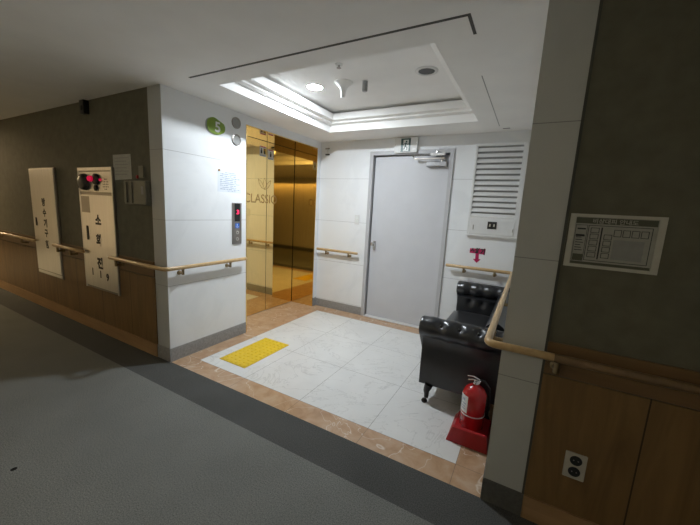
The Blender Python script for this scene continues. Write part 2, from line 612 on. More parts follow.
cl = MB().box(1.575, 1.82, D - 0.035, D + 0.035, 2.065, 2.122, 0.008).build('door_closer', M['closer'], d)
ar = MB()
ar.box(1.42, 1.80, D - 0.055, D - 0.035, 2.145, 2.163, 0.003)
ar.lathe([(0.018, 0), (0.018, 0.055), (0.010, 0.06), (0.010, 0.07)], (1.76, D - 0.015, 2.11), (0, 0, 1), 16)
ar.build('closer_arm', M['steel_dark'], cl)
ar = MB()
ar.tube([(1.43, D - 0.045, 2.168), (1.40, D - 0.06, 2.19), (1.70, D - 0.03, 2.197)], 0.009, 8)
ar.box(1.62, 1.80, D - 0.045, D - 0.019, 2.185, 2.222, 0.004)
ar.lathe([(0.02, 0), (0.02, 0.02), (0.01, 0.022)], (1.70, D - 0.035, 2.222), (0, 0, 1), 16)
ar.build('closer_link', M['chrome'], cl)
for hz_ in (0.25, 1.1, 1.95):
    MB().lathe([(0.009, 0), (0.009, 0.1)], (LX1 + 0.003, D + 0.03, hz_), (0, 0, 1), 10).build('hinge', M['chrome'], d, smooth=40)

# ------------------------------------------------------------------ elevator
EX = -0.41
SEAM = 1.662
el = thing('elevator_entrance', 'mirror gold elevator doors in a deep gold portal', 'elevator', (-0.2, 1.6, 0))
j = MB()
j.box(-0.455, 0.004, Y2 - 0.012, Y2 - 0.0012, 0, HT - 0.0012).build('jamb', M['gold'], el)
MB().box(-0.455, 0.004, Y1 + 0.0012, Y1 + 0.012, 0, HT - 0.0012).build('jamb', M['gold'], el)
MB().box(-0.455, 0.004, Y1 + 0.012, Y2 - 0.012, HT - 0.012, HT - 0.0012).build('portal_soffit', M['gold'], el)
MB().box(EX, EX + 0.012, SEAM + 0.004, Y2 - 0.021, 0.006, HT - 0.016).build('door_panel', M['gold'], el)
dp = MB().box(EX, EX + 0.012, Y1 + 0.013, SEAM - 0.004, 0.006, HT - 0.016).build('door_panel', M['gold'], el)
MB().box(-0.455, EX - 0.02, Y1 + 0.012, Y2 - 0.012, 0, HT - 0.012).build('shaft_backing', M['black'], el)
MB().box(EX - 0.02, EX + 0.014, Y1 + 0.012, Y2 - 0.012, 0, 0.005).build('sill', M['steel_dark'], el)
DXF = EX + 0.0122
text([('CLASSIO', 0.165, (DXF, 1.565, 1.575), 0.60)], 'lettering', M['etch'], el, SD, 0.0006, 0.004)
# open-leaf emblem (outline strokes)
lf = MB()
def leafstroke(pts, wdt):
    P = [Vector((DXF, y, z)) for y, z in pts]
    for a, b in zip(P, P[1:]):
        t = (b - a).normalized()
        n = Vector((0, -t.z, t.y)) * wdt / 2
        x = Vector((0.0006, 0, 0))
        lf.hexa([a - n, b - n, b + n, a + n], [a - n + x, b - n + x, b + n + x, a + n + x])
cy, cz = 1.625, 1.70
for s in (-1, 1):
    leafstroke([(cy, cz), (cy + s * .055, cz + .02), (cy + s * .10, cz + .065), (cy + s * .118, cz + .128)], 0.007)
    leafstroke([(cy + s * .118, cz + .128), (cy + s * .068, cz + .098), (cy + s * .03, cz + .055), (cy, cz)], 0.006)
    leafstroke([(cy, cz), (cy + s * .032, cz + .06), (cy + s * .02, cz + .11), (cy, cz + .15)], 0.006)
lf.build('leaf_emblem', M['etch'], el)

# caution stickers on the two door panels
for nm, y0, y1, lab in (('door_sticker', 1.527, 1.645, 'white picture sticker on the left gold elevator door'),
                        ('door_sticker', 1.675, 1.785, 'white picture sticker on the right gold elevator door')):
    zc = 2.185 if y0 < 1.6 else 2.165
    st = thing(nm, lab, 'sticker', (DXF, (y0 + y1) / 2, zc - 0.06))
    MB().box(DXF, DXF + 0.0008, y0, y1, zc - 0.065, zc + 0.065).build('sheet', M['white'], st)
    yc = (y0 + y1) / 2
    for dy in ((-0.028, 0.03) if y0 < 1.6 else (0.0,)):
        p = MB()
        p.prism(arc(0, 0.025, 0.011, 0, 2 * PI, 10)[:-1], (DXF + 0.0008, yc + dy, zc), *SD[:2], SD[2], 0.0005)
        p.box(DXF + 0.0008, DXF + 0.0013, yc + dy - 0.014, yc + dy + 0.014, zc - 0.03, zc + 0.012)
        p.build('pictogram', M['ink'], st)
    q = MB()
    q.box(DXF + 0.0008, DXF + 0.0013, y0 + 0.008, y1 - 0.008, zc - 0.058, zc - 0.045)
    q.build('caption_bar', M['ink_blue'], st)
    if y0 < 1.6:
        MB().box(DXF + 0.0008, DXF + 0.0012, yc + 0.008, y1 - 0.004, zc - 0.03, zc + 0.04).build('yellow_field', M['yellow'], st)
    MB().box(DXF + 0.0008, DXF + 0.0012, y0 + 0.01, y1 - 0.01, zc + 0.052, zc + 0.062).build('red_header', M['magenta'], st)

# ------------------------------------------------------------------ handrails
def smooth_path(pts, r=0.045, n=6):
    out = [Vector(pts[0])]
    for a, b, c_ in zip(pts, pts[1:], pts[2:]):
        a, b, c_ = Vector(a), Vector(b), Vector(c_)
        u, v = (a - b).normalized(), (c_ - b).normalized()
        p, q = b + u * r, b + v * r
        for i in range(n + 1):
            t = i / n
            out.append(p * (1 - t) ** 2 + b * 2 * t * (1 - t) + q * t * t)
    out.append(Vector(pts[-1]))
    return out


def handrail(label, pts, brackets, group, rad=0.0185, dark_from=None):
    base = Vector(pts[0])
    root = thing('handrail', label, 'handrail', (base.x, base.y, base.z), group)
    b = MB()
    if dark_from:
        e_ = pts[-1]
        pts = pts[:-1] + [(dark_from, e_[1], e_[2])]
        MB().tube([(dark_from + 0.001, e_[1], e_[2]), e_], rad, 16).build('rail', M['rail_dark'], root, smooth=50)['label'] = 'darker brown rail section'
    pp = smooth_path(pts)
    a0 = (pp[1] - pp[0]).normalized(); a1 = (pp[-1] - pp[-2]).normalized()
    b.tube([pp[0] - a0 * 0.008] + pp + [pp[-1] + a1 * 0.008], [rad * 0.75] + [rad] * len(pp) + [rad * 0.75], 16)
    b.build('rail', M['rail'], root, smooth=50)
    for (x, y, z), nrm in brackets:
        n = Vector(nrm)
        p = Vector((x, y, z))                     # on the wall face
        off = 0.07
        k = MB()
        k.lathe([(0.021, 0), (0.021, 0.006), (0.012, 0.01), (0.011, off - 0.018)], p, nrm, 14)
        e_ = p + n * (off - 0.012)
        top = Vector((e_.x, e_.y, pts[0][2] - rad * 0.9))
        k.tube([e_ + Vector((0, 0, -0.012)), top], 0.012, 12)
        k.lathe([(0.016, 0), (0.016, 0.004)], top - Vector((0, 0, 0.004)), (0, 0, 1), 12)
        k.build('bracket', M['brass'], root, smooth=40)
    return root


RZ = 0.895
YO = -0.06
hb = 0.838
handrail('maple handrail on corridor wall ending at the narrow steel panel', [(-9.8, YO, RZ), (-2.68, YO, RZ)],
         [((x, -0.012, hb), (0, -1, 0)) for x in (-8.0, -7.0, -6.0, -5.0, -4.0, -3.05)], 'wall handrails')
handrail('short maple handrail between the two steel wall panels', [(-2.12, YO, RZ), (-1.40, YO, RZ)],
         [((x, -0.012, hb), (0, -1, 0)) for x in (-2.0, -1.68)], 'wall handrails')
handrail('maple handrail wrapping the tiled corner up to the elevator portal', [(-0.85, YO, RZ), (0.06, YO, RZ), (0.06, 0.86, RZ)],
         [((-0.72, -0.012, hb), (0, -1, 0)), ((0, 0.11, hb), (1, 0, 0)), ((0, 0.65, hb), (1, 0, 0))], 'wall handrails')
handrail('short maple handrail between gold portal and grey door', [(0.045, D - 0.07, RZ), (0.715, D - 0.07, RZ)],
         [((0.19, D, hb), (0, -1, 0)), ((0.57, D, hb), (0, -1, 0))], 'wall handrails')
handrail('long maple handrail running from behind the black sofa around the pier into the corridor',
         [(1.95, D - 0.07, RZ), (2.672, D - 0.07, RZ), (2.672, -0.065, RZ), (6.8, -0.065, RZ)],
         [((2.15, D, hb), (0, -1, 0)), ((2.49, D, hb), (0, -1, 0)), ((W, 1.9, hb), (-1, 0, 0)), ((W, 1.0, hb), (-1, 0, 0)), ((W, 0.18, hb), (-1, 0, 0)),
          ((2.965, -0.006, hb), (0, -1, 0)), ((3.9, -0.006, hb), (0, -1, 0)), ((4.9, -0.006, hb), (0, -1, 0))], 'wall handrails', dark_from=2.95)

# ------------------------------------------------------------------ tray fixtures
TZ = 2.64
dl = thing('downlight', 'lit round downlight glowing on the tray ceiling', 'ceiling light', (0.81, 1.02, TZ), 'tray downlights')
MB().lathe([(0.085, 0), (0.085, -0.004), (0.078, -0.006), (0.07, -0.006), (0.07, 0)], (0.81, 1.02, TZ), (0, 0, 1), 32).build('trim_ring', M['white'], dl, smooth=30)
MB().lathe([(0.0695, -0.0010), (0.0695, -0.0040), (0.045, -0.0046), (0, -0.0048)], (0.81, 1.02, TZ), (0, 0, 1), 32).build('diffuser', M['lamp_on'], dl, smooth=60)
dl = thing('downlight', 'unlit round downlight with dark centre on the tray ceiling', 'ceiling light', (1.892, 1.05, TZ), 'tray downlights')
MB().lathe([(0.092, 0), (0.092, -0.005), (0.082, -0.009), (0.07, -0.009), (0.064, -0.003), (0.064, 0)], (1.892, 1.05, TZ), (0, 0, 1), 32).build('trim_ring', M['white'], dl, smooth=30)
MB().lathe([(0.066, -0.001), (0.066, -0.004), (0.03, -0.0045), (0, -0.0045)], (1.892, 1.05, TZ), (0, 0, 1), 32).build('dark_lens', M['black'], dl)
o = MB().lathe([(0.085, 0), (0.085, -0.008), (0.062, -0.024), (0.034, -0.05), (0.024, -0.085), (0.021, -0.125), (0.016, -0.132), (0, -0.133)], (1.13, 1.02, TZ), (0, 0, 1), 28)
tag(o.build('motion_sensor', M['ceiling'], base=(1.13, 1.02, TZ), smooth=50), 'white funnel shaped fixture hanging beside the lit downlight', 'sensor')
o = thing('pendant_stub', 'small grey cylinder hanging from the tray ceiling', 'ceiling fixture', (1.33, 1.06, TZ))
MB().lathe([(0.028, 0), (0.028, -0.004), (0.024, -0.006)], (1.33, 1.06, TZ), (0, 0, 1), 20).build('collar', M['white'], o, smooth=40)
MB().lathe([(0.024, -0.004), (0.024, -0.085), (0.021, -0.089), (0, -0.089)], (1.33, 1.06, TZ), (0, 0, 1), 20).build('body', M['lens'], o, smooth=40)
o = thing('sprinkler', 'tiny chrome sprinkler head near the front tray edge', 'sprinkler', (1.285, 0.678, TZ))
MB().lathe([(0.032, 0), (0.03, -0.006), (0.014, -0.009)], (1.285, 0.678, TZ), (0, 0, 1), 20).build('rosette', M['white'], o, smooth=40)
MB().lathe([(0.010, -0.008), (0.008, -0.026), (0.018, -0.028), (0.018, -0.031), (0, -0.031)], (1.285, 0.678, TZ), (0, 0, 1), 16).build('nozzle', M['steel_dark'], o, smooth=40)
cl_ = thing('added_corridor_light', 'added warm ceiling light out of view far down the corridor to the left', 'ceiling light', (-6.4, -0.55, H))  # lamp added out of view to warm the far left wall
MB().box(-7.0, -5.8, -0.70, -0.40, H - 0.04, H, 0.006).build('housing', M['white'], cl_)
MB().box(-6.98, -5.82, -0.68, -0.42, H - 0.046, H - 0.0405).build('diffuser', M['lamp_warm'], cl_)
wl_ = thing('added_wall_fill', 'long dim fill strip added out of view over the opposite corridor wall', 'fill light', (1.5, -2.6, H))  # unseen fill added to brighten the opposite wall and bounce light into the corridor
MB().box(-2.5, 5.5, -2.50, -2.485, H - 0.20, H, 0.003).build('baffle', M['white'], wl_)
MB().box(-2.5, 5.5, -2.66, -2.50, H - 0.02, H - 0.0005).build('housing', M['white'], wl_)
MB().box(-2.48, 5.48, -2.64, -2.52, H - 0.026, H - 0.0205).build('diffuser', M['lamp_fill'], wl_)

# ------------------------------------------------------------------ exit sign over the door
ES = thing('exit_sign', 'white box sign with green running figure above the door', 'exit sign', (1.30, D, 2.233))
EY = D - 0.055
MB().box(1.153, 1.452, EY, D, 2.233, 2.412, 0.004).build('housing', M['white'], ES)
MB().box(1.24, 1.365, EY - 0.0015, EY, 2.243, 2.402).build('sign_face', M['exit_green'], ES)
g = MB()
g.box(1.27, 1.342, EY - 0.0022, EY - 0.0015, 2.25, 2.385)
g.build('doorway_field', M['exit_white'], ES)
g = MB()
def limb(pts, wdt, O=(1.305, EY - 0.0022, 2.315)):
    P = [Vector((O[0] + a, O[1], O[2] + b)) for a, b in pts]
    for a, b in zip(P, P[1:]):
        t = (b - a).normalized(); n = Vector((-t.z, 0, t.x)) * wdt / 2; y = Vector((0, -0.0006, 0))
        g.hexa([a - n, b - n, b + n, a + n], [a - n + y, b - n + y, b + n + y, a + n + y])
g.prism(arc(1.311, 2.362, 0.011, 0, 2 * PI, 12)[:-1], (0, EY - 0.0022, 0), (1, 0, 0), (0, 0, 1), (0, -1, 0), 0.0006)
limb([(0.0, 0.035), (-0.008, -0.012)], 0.018)
limb([(0.0, 0.03), (0.022, 0.012), (0.036, 0.022)], 0.008)
limb([(-0.002, 0.03), (-0.026, 0.024), (-0.030, 0.004)], 0.008)
limb([(-0.006, -0.008), (0.018, -0.022), (0.014, -0.052)], 0.010)
limb([(-0.010, -0.008), (-0.018, -0.036), (-0.042, -0.044)], 0.010)
g.build('running_figure', M['exit_green'], ES)
for x in (1.165, 1.442):
    MB().lathe([(0.005, 0), (0.005, 0.002)], (x, EY, 2.33), (0, -1, 0), 10).build('screw', M['steel_dark'], ES)

ls = thing('light_switch', 'small white light switch on white tile left of the grey door', 'switch', (0.65, D, 1.295))
MB().box(0.615, 0.685, D - 0.009, D, 1.295, 1.425, 0.003).build('face_plate', M['white'], ls)
for z in (1.322, 1.368):
    MB().box(0.630, 0.670, D - 0.013, D - 0.0092, z, z + 0.036, 0.002).build('rocker', M['exit_white'], ls)
wc = thing('wall_clip', 'small dark two part clip high on back wall by the gold portal', 'clip', (0.11, D, 2.25))
MB().box(0.08, 0.145, D - 0.014, D, 2.325, 2.343, 0.002).build('upper_clip', M['steel_dark'], wc)
MB().box(0.085, 0.15, D - 0.014, D, 2.243, 2.262, 0.002).build('lower_clip', M['black'], wc)
MB().box(0.108, 0.122, D - 0.006, D, 2.262, 2.325).build('link_strip', M['white'], wc)

# ------------------------------------------------------------------ louvred vent on the back wall
V0, V1, VZ0, VZ1 = 2.135, 2.668, 1.285, 2.30
VY = D - 0.03
v = thing('wall_vent', 'white louvred vent cabinet with small access panel above red sign', 'vent', (2.4, D, VZ0))
f = MB()
f.box(V0, V0 + 0.022, VY, D, VZ0, VZ1, 0.002).box(V1 - 0.05, V1, VY, D, VZ0, VZ1, 0.002)
f.box(V0 + 0.022, V1 - 0.05, VY, D, VZ1 - 0.025, VZ1, 0.002).box(V0 + 0.022, V1 - 0.05, VY, D, VZ0, 1.488, 0.002)
f.box(V0 - 0.01, V1 + 0.005, VY - 0.012, D, VZ0 - 0.012, VZ0, 0.002)
f.build('frame', M['white'], v)
MB().box(V0 + 0.022, V1 - 0.05, D - 0.004, D, 1.488, VZ1 - 0.025).build('backing', M['lens'], v)
NS = 13
for i in range(NS):
    z = 1.488 + (VZ1 - 0.025 - 1.488) * (i + 0.5) / NS
    x0, x1 = V0 + 0.022, V1 - 0.05
    lo = [(x0, VY + 0.001, z - 0.029), (x1, VY + 0.001, z - 0.029), (x1, D - 0.006, z + 0.008), (x0, D - 0.006, z + 0.008)]
    hi = [(x0, VY + 0.001, z - 0.021), (x1, VY + 0.001, z - 0.021), (x1, D - 0.006, z + 0.014), (x0, D - 0.006, z + 0.014)]
    MB().hexa(lo, hi).build('louvre_slat', M['white'], v)
ap = MB().box(V0 + 0.03, V1 - 0.04, VY - 0.006, VY, 1.298, 1.47, 0.002).build('access_panel', M['white'], v)
MB().box(2.352, 2.448, VY - 0.013, VY - 0.006, 1.362, 1.445, 0.003).build('switch_plate', M['black'], ap)
for x in (2.378, 2.422):
    MB().box(x - 0.008, x + 0.008, VY - 0.018, VY - 0.0132, 1.388, 1.418, 0.002).build('toggle', M['socket'], ap)
MB().box(2.196, 2.206, VY - 0.012, VY - 0.006, 1.345, 1.40, 0.002).build('latch', M['steel_dark'], ap)
MB().box(2.612, 2.62, VY - 0.012, VY - 0.006, 1.34, 1.375, 0.002).build('latch', M['steel_dark'], ap)

# ------------------------------------------------------------------ red sign under the vent
sg = thing('arrow_sign', 'crimson wall sign with black lettering and down arrow', 'sign', (2.262, D, 0.95))
sy = D - 0.003
MB().prism([(2.188, 1.066), (2.357, 1.060), (2.361, 1.126), (2.189, 1.119)], (0, D, 0), *FR[:2], FR[2], 0.003).build('board', M['magenta'], sg)
a = MB()
a.prism([(2.255, 1.064), (2.293, 1.063), (2.297, 1.0), (2.320, 1.0), (2.278, 0.953), (2.234, 0.996), (2.259, 0.999)], (0, D, 0), *FR[:2], FR[2], 0.003)
a.build('arrow', M['magenta'], sg)
text([('소', 0.075, (2.220, sy, 1.094), 0.054), ('화', 0.075, (2.275, sy, 1.093), 0.054), ('기', 0.075, (2.331, sy, 1.093), 0.050)], 'lettering', M['ink'], sg, FR, 0.001, 0.055)

# ------------------------------------------------------------------ things on the elevator wall
lv = thing('floor_sign', 'green leaf shaped floor number sign on white tile', 'sign', (0.0, 0.53, 2.145))
def rpoly(c, r, n=5):
    out = []
    m = len(c)
    for i in range(m):
        a, b, d_ = Vector(c[i - 1]), Vector(c[i]), Vector(c[(i + 1) % m])
        u = (a - b).normalized(); w_ = (d_ - b).normalized()
        k = min(r, (a - b).length * 0.45, (d_ - b).length * 0.45)
        p, q = b + u * k, b + w_ * k
        for s_ in range(n + 1):
            t = s_ / n
            out.append(tuple(p * (1 - t) ** 2 + b * 2 * t * (1 - t) + q * t * t))
    return out
shape = rpoly([(0.43, 2.17), (0.535, 2.135), (0.637, 2.185), (0.637, 2.255), (0.50, 2.305), (0.43, 2.265)], 0.05)
back = [(y - 0.012, z - 0.004) for y, z in shape]
MB().prism(back, (0.0, 0, 0), *SD[:2], SD[2], 0.004).build('backing', M['lens'], lv)
MB().prism(shape, (0.004, 0, 0), *SD[:2], SD[2], 0.006).build('green_face', M['green'], lv)
text([('5', 0.13, (0.0102, 0.548, 2.217), 0.062)], 'numeral', M['white'], lv, SD)
for z, lab in ((2.313, 'upper round grey call lantern beside the gold portal'), (2.147, 'lower round grey call lantern beside the gold portal')):
    ln = thing('hall_lantern', lab, 'indicator light', (0.0, 0.782, z), 'round call lanterns')
    MB().lathe([(0.056, 0), (0.056, 0.012), (0.048, 0.014), (0.046, 0.006)], (0, 0.782, z), (1, 0, 0), 28).build('bezel', M['steel_dark'], ln, smooth=30)
    MB().lathe([(0.046, 0.003), (0.046, 0.008), (0, 0.009)], (0, 0.782, z), (1, 0, 0), 28).build('lens', M['lens'], ln)
cp = thing('call_panel', 'narrow steel elevator call panel with red floor digit', 'call panel', (0.0, 0.785, 1.06))
MB().box(0, 0.012, 0.722, 0.847, 1.06, 1.502, 0.003).build('face_plate', M['steel_dark'], cp)
MB().box(0.012, 0.0135, 0.75, 0.822, 1.305, 1.495).build('display_window', M['black'], cp)
text([('3', 0.062, (0.0136, 0.792, 1.405), 0.034)], 'floor_digit', M['led_red'], cp, SD)
MB().box(0.012, 0.0132, 0.758, 0.814, 1.232, 1.285).build('access_sticker', M['blue'], cp)
g = MB()
g.prism(arc(0.783, 1.275, 0.005, 0, 2 * PI, 8)[:-1], (0.0132, 0, 0), *SD[:2], SD[2], 0.0005)
for (a_, b_) in (((0.783, 1.268), (0.785, 1.253)), ((0.785, 1.255), (0.797, 1.253)), ((0.797, 1.253), (0.802, 1.240)), ((0.778, 1.26), (0.775, 1.246)), ((0.775, 1.246), (0.783, 1.239)), ((0.783, 1.239), (0.793, 1.243))):
    A_, B_ = Vector((0.0132, *a_)), Vector((0.0132, *b_))
    t = (B_ - A_).normalized(); n = Vector((0, -t.z, t.y)) * 0.002; x = Vector((0.0005, 0, 0))
    g.hexa([A_ - n, B_ - n, B_ + n, A_ + n], [A_ - n + x, B_ - n + x, B_ + n + x, A_ + n + x])
g.build('wheelchair_symbol', M['white'], cp)
for z in (1.185, 1.115):
    b_ = MB().lathe([(0.02, 0), (0.02, 0.004), (0.016, 0.006), (0, 0.006)], (0.012, 0.785, z), (1, 0, 0), 20).build('call_button', M['steel'], cp, smooth=40)
    s_ = 1 if z > 1.15 else -1
    MB().prism([(0.776, z - 0.005 * s_), (0.794, z - 0.005 * s_), (0.785, z + 0.009 * s_)], (0.018, 0, 0), *SD[:2], SD[2], 0.0006).build('arrow_mark', M['ink'], b_)
nt = thing('notice_sheet', 'white printed notice pinned on tile above the call panel', 'notice', (0.0, 0.695, 1.60))
MB().prism([(0.545, 1.605), (0.852, 1.603), (0.856, 1.822), (0.552, 1.822)], (0.0, 0, 0), *SD[:2], SD[2], 0.0015).build('sheet', M['paper'], nt)
g = MB()
random.seed(3)
for i, z in enumerate((1.80, 1.783, 1.764, 1.745, 1.727, 1.708, 1.69, 1.671, 1.652, 1.634, 1.618)):
    y = 0.575
    end = 0.83 - (0.05 if i % 3 else 0)
    if i == 0:
        y, end = 0.64, 0.79
    if i == 10:
        y, end = 0.66, 0.78
    tops, bots = [], []
    while y < end:
        L_ = random.uniform(0.008, 0.02)
        hgt = random.choice((0.0012, 0.004, 0.0045, 0.003))
        tops += [(y, z + hgt), (min(y + L_, end), z + hgt)]
        bots += [(y, z - hgt), (min(y + L_, end), z - hgt)]
        y += L_ + 0.0002
    MB().prism(bots + tops[::-1], (0.0015, 0, 0), *SD[:2], SD[2], 0.0004).build('printed_line', M['ink_blue'], nt)
MB().lathe([(0.011, 0), (0.011, 0.006), (0.006, 0.012), (0, 0.012)], (0.0015, 0.565, 1.815), (1, 0, 0), 12).build('pin', M['pin'], nt, smooth=40)

# ------------------------------------------------------------------ corridor wall, left: steel panels
pn = thing('steel_panel', 'narrow blank stainless wall panel with column of black characters', 'cabinet', (-2.4, 0, 0.475))
MB().box(-2.75, -2.055, -0.022, -0.0011, 0.475, 1.79, 0.003).build('surround', M['steel_dark'], pn)
MB().box(-2.735, -2.07, -0.030, -0.0222, 0.53, 1.778, 0.003).build('panel_door', M['steel'], pn)
MB().box(-2.655, -2.625, -0.038, -0.0302, 1.09, 1.19, 0.004).build('pull', M['black'], pn)
text([(ch, 0.10, (-2.385, -0.0304, z), 0.092) for ch, z in zip('방수기구함', (1.388, 1.26, 1.135, 1.01, 0.875))], 'lettering', M['ink'], pn, FR, 0.001, 0.05)
MB().box(-2.735, -2.07, -0.027, -0.0222, 0.487, 0.520, 0.001).build('bottom_strip', M['steel'], pn)

fc = thing('fire_hydrant_cabinet', 'stainless fire hose cabinet with alarm bell and red lamp on top', 'cabinet', (-1.125, 0, 0.5))
MB().box(-1.465, -0.785, -0.022, -0.0011, 0.50, 1.778, 0.003).build('surround', M['steel_dark'], fc)
up_ = MB().box(-1.44, -0.81, -0.028, -0.0222, 1.535, 1.735, 0.002).build('alarm_plate', M['steel'], fc)
g = MB().box(-1.465, -0.785, -0.031, -0.0222, 1.745, 1.778, 0.002).box(-1.465, -1.447, -0.031, -0.0222, 0.5, 1.745, 0.002).box(-0.803, -0.785, -0.031, -0.0222, 0.5, 1.745, 0.002)
g.build('door_trim', M['steel'], fc)
MB().lathe([(0.085, 0), (0.085, 0.012), (0.078, 0.036), (0.060, 0.045), (0.03, 0.048), (0, 0.048)], (-1.315, -0.028, 1.632), (0, -1, 0), 28).build('bell', M['bell'], fc, smooth=50)
MB().box(-1.432, -1.408, -0.05, -0.0282, 1.57, 1.69, 0.003).build('bell_bracket', M['black'], fc)
be = MB().lathe([(0.055, 0), (0.055, 0.02), (0.046, 0.026), (0, 0.026)], (-1.075, -0.028, 1.66), (0, -1, 0), 24).build('beacon_base', M['black'], fc, smooth=40)
MB().lathe([(0.029, 0.0), (0.029, 0.012), (0.024, 0.028), (0.012, 0.035), (0, 0.037)], (-1.125, -0.054, 1.664), (0, -1, 0), 20).build('beacon_lens', M['red_lamp'], be, smooth=60)
MB().lathe([(0.012, 0.0), (0.012, 0.010), (0, 0.012)], (-1.005, -0.028, 1.655), (0, -1, 0), 16).build('red_indicator', M['red_lamp'], be, smooth=60)
MB().lathe([(0.03, 0), (0.03, 0.014), (0.02, 0.018), (0, 0.018)], (-1.09, -0.028, 1.575), (0, -1, 0), 20).build('push_button', M['black'], fc, smooth=40)
g = MB()
for i in range(4):
    for j_ in range(5):
        if (i in (0, 3)) and (j_ in (0, 4)):
            continue
        g.lathe([(0.006, 0), (0.006, 0.0012)], (-0.955 + i * 0.03, -0.028, 1.565 + j_ * 0.024), (0, -1, 0), 8)
g.build('speaker_holes', M['ink'], fc)
MB().box(-1.445, -0.805, -0.030, -0.0222, 0.525, 1.505, 0.003).build('cabinet_door', M['steel'], fc)
MB().box(-1.43, -1.255, -0.0308, -0.0302, 1.32, 1.487).build('instruction_plate', M['steel_dark'], fc)
MB().box(-1.35, -1.315, -0.038, -0.0302, 1.03, 1.18, 0.004).build('pull', M['black'], fc)
text([(ch, 0.125, (x, -0.0304, z), 0.115) for ch, x, z in (('소', -1.10, 1.255), ('화', -1.11, 1.045), ('전', -1.125, 0.80))]
     + [(ch, 0.10, (x, -0.0304, z), None) for ch, x, z in (('1', -1.29, 0.69), ('1', -1.125, 0.68), ('9', -0.985, 0.665))], 'lettering', M['ink'], fc, FR, 0.001, 0.05)

sp = thing('posted_sheet', 'faded pale paper taped on olive wall right of the hose cabinet', 'notice', (-0.64, 0, 1.66))
MB().prism([(-0.80, 1.657), (-0.492, 1.667), (-0.495, 1.892), (-0.80, 1.892)], (0, 0, 0), *FR[:2], FR[2], 0.0015).build('sheet', M['paper_old'], sp)
g = MB()
for i, z in enumerate((1.86, 1.83, 1.80, 1.77, 1.74, 1.71)):
    MB().box(-0.77, -0.54 - 0.03 * (i % 2), -0.0019, -0.0015, z - 0.003, z + 0.003).build('printed_line', M['plan_grey'], sp)

tb = thing('control_box', 'beige wall control box with dark vertical slots near the tiled corner', 'switch box', (-0.4, 0, 1.43))
MB().box(-0.60, -0.20, -0.018, 0, 1.435, 1.652, 0.004).build('back_plate', M['grey_plastic'], tb)
MB().box(-0.385, -0.205, -0.045, -0.0182, 1.44, 1.648, 0.005).build('hinged_cover', M['grey_plastic'], tb)
for x in (-0.595, -0.505, -0.435):
    MB().box(x + 0.02, x + 0.055, -0.034, -0.0182, 1.45, 1.64, 0.004).build('switch_bar', M['grey_plastic'], tb)
for x in (-0.587, -0.497, -0.402):
    MB().box(x, x + 0.018, -0.020, -0.0182, 1.45, 1.64).build('slot', M['black'], tb)
MB().box(-0.27, -0.235, -0.0465, -0.0452, 1.53, 1.60).build('label_field', M['plan_grey'], tb)
o = thing('wall_hook', 'tiny pale wall hook with red tip above the control box', 'hook', (-0.39, 0, 1.69))
MB().box(-0.287, -0.355, -0.012, 0, 1.68, 1.78, 0.002).build('strip', M['grey_plastic'], o)
MB().box(-0.40, -0.378, -0.015, 0, 1.672, 1.70, 0.002).build('red_tip', M['red_plastic'], o)
bx = thing('wall_sensor', 'small black box high on olive wall under the ceiling', 'sensor', (-1.225, 0, 2.29))
MB().box(-1.27, -1.185, -0.05, 0, 2.292, 2.42, 0.005).build('housing', M['black'], bx)
MB().lathe([(0.025, 0), (0.022, 0.006), (0, 0.010)], (-1.2275, -0.05, 2.345), (0, -1, 0), 16).build('lens', M['ink'], bx, smooth=50)

# ------------------------------------------------------------------ right corridor wall: plan board and socket
pb = thing('evacuation_plan', 'framed floor plan board on the dark wall right of the pier', 'poster', (3.1, 0, 1.31))
q0, q1, qz0, qz1 = 2.934, 3.25, 1.305, 1.534
PY = 0.004
f = MB()
f.box(q0, q1, PY - 0.012, PY, qz1 - 0.012, qz1).box(q0, q1, PY - 0.012, PY, qz0, qz0 + 0.012)
f.box(q0, q0 + 0.02, PY - 0.012, PY, qz0 + 0.012, qz1 - 0.012).box(q1 - 0.022, q1, PY - 0.012, PY, qz0 + 0.012, qz1 - 0.012)
f.build('frame', M['plan_frame'], pb)
MB().box(q0 + 0.02, q1 - 0.022, PY - 0.006, PY, qz0 + 0.012, qz1 - 0.012).build('sheet', M['plan'], pb)
py = PY - 0.006
MB().box(2.957, 3.225, py - 0.0006, py, 1.494, 1.519).build('header_band', M['plan_dark'], pb)
MB().box(2.957, 3.225, py - 0.0006, py, 1.319, 1.330).build('footer_band', M['plan_dark'], pb)
MB().box(2.962, 2.998, py - 0.0006, py, 1.335, 1.362).build('colour_key', M['plan_dark'], pb)
MB().box(3.095, 3.195, py - 0.0006, py, 1.35, 1.432).build('open_area', M['plan_grey'], pb)
text([('비상대피 안내도', 0.022, (3.09, py - 0.0006, 1.506), 0.15)], 'lettering', M['plan'], pb, FR, 0.0004)
g = MB()
def rect(x0, x1, z0, z1, t=0.0022):
    y0, y1 = py - 0.0006, py
    g.box(x0, x1, y0, y1, z1 - t, z1); g.box(x0, x1, y0, y1, z0, z0 + t)
    g.box(x0, x0 + t, y0, y1, z0, z1); g.box(x1 - t, x1, y0, y1, z0, z1)
rect(3.003, 3.214, 1.337, 1.488)
rect(2.958, 3.0, 1.333, 1.488, 0.0016)
for i in range(5):
    rect(3.012, 3.042, 1.352 + i * 0.026, 1.374 + i * 0.026)
for i in range(4):
    rect(3.060, 3.088, 1.352 + i * 0.026, 1.374 + i * 0.026)
for i in range(4):
    rect(3.092 + i * 0.029, 3.117 + i * 0.029, 1.445, 1.474)
for i in range(7):
    g.box(2.964, 2.992 - 0.004 * (i % 3), py - 0.0006, py, 1.378 + i * 0.011, 1.381 + i * 0.011)
g.box(2.965, 2.995, py - 0.0006, py, 1.468, 1.474)
g.box(2.962, 2.994, py - 0.0006, py, 1.438, 1.446)
g.box(3.048, 3.053, py - 0.0006, py, 1.345, 1.48)
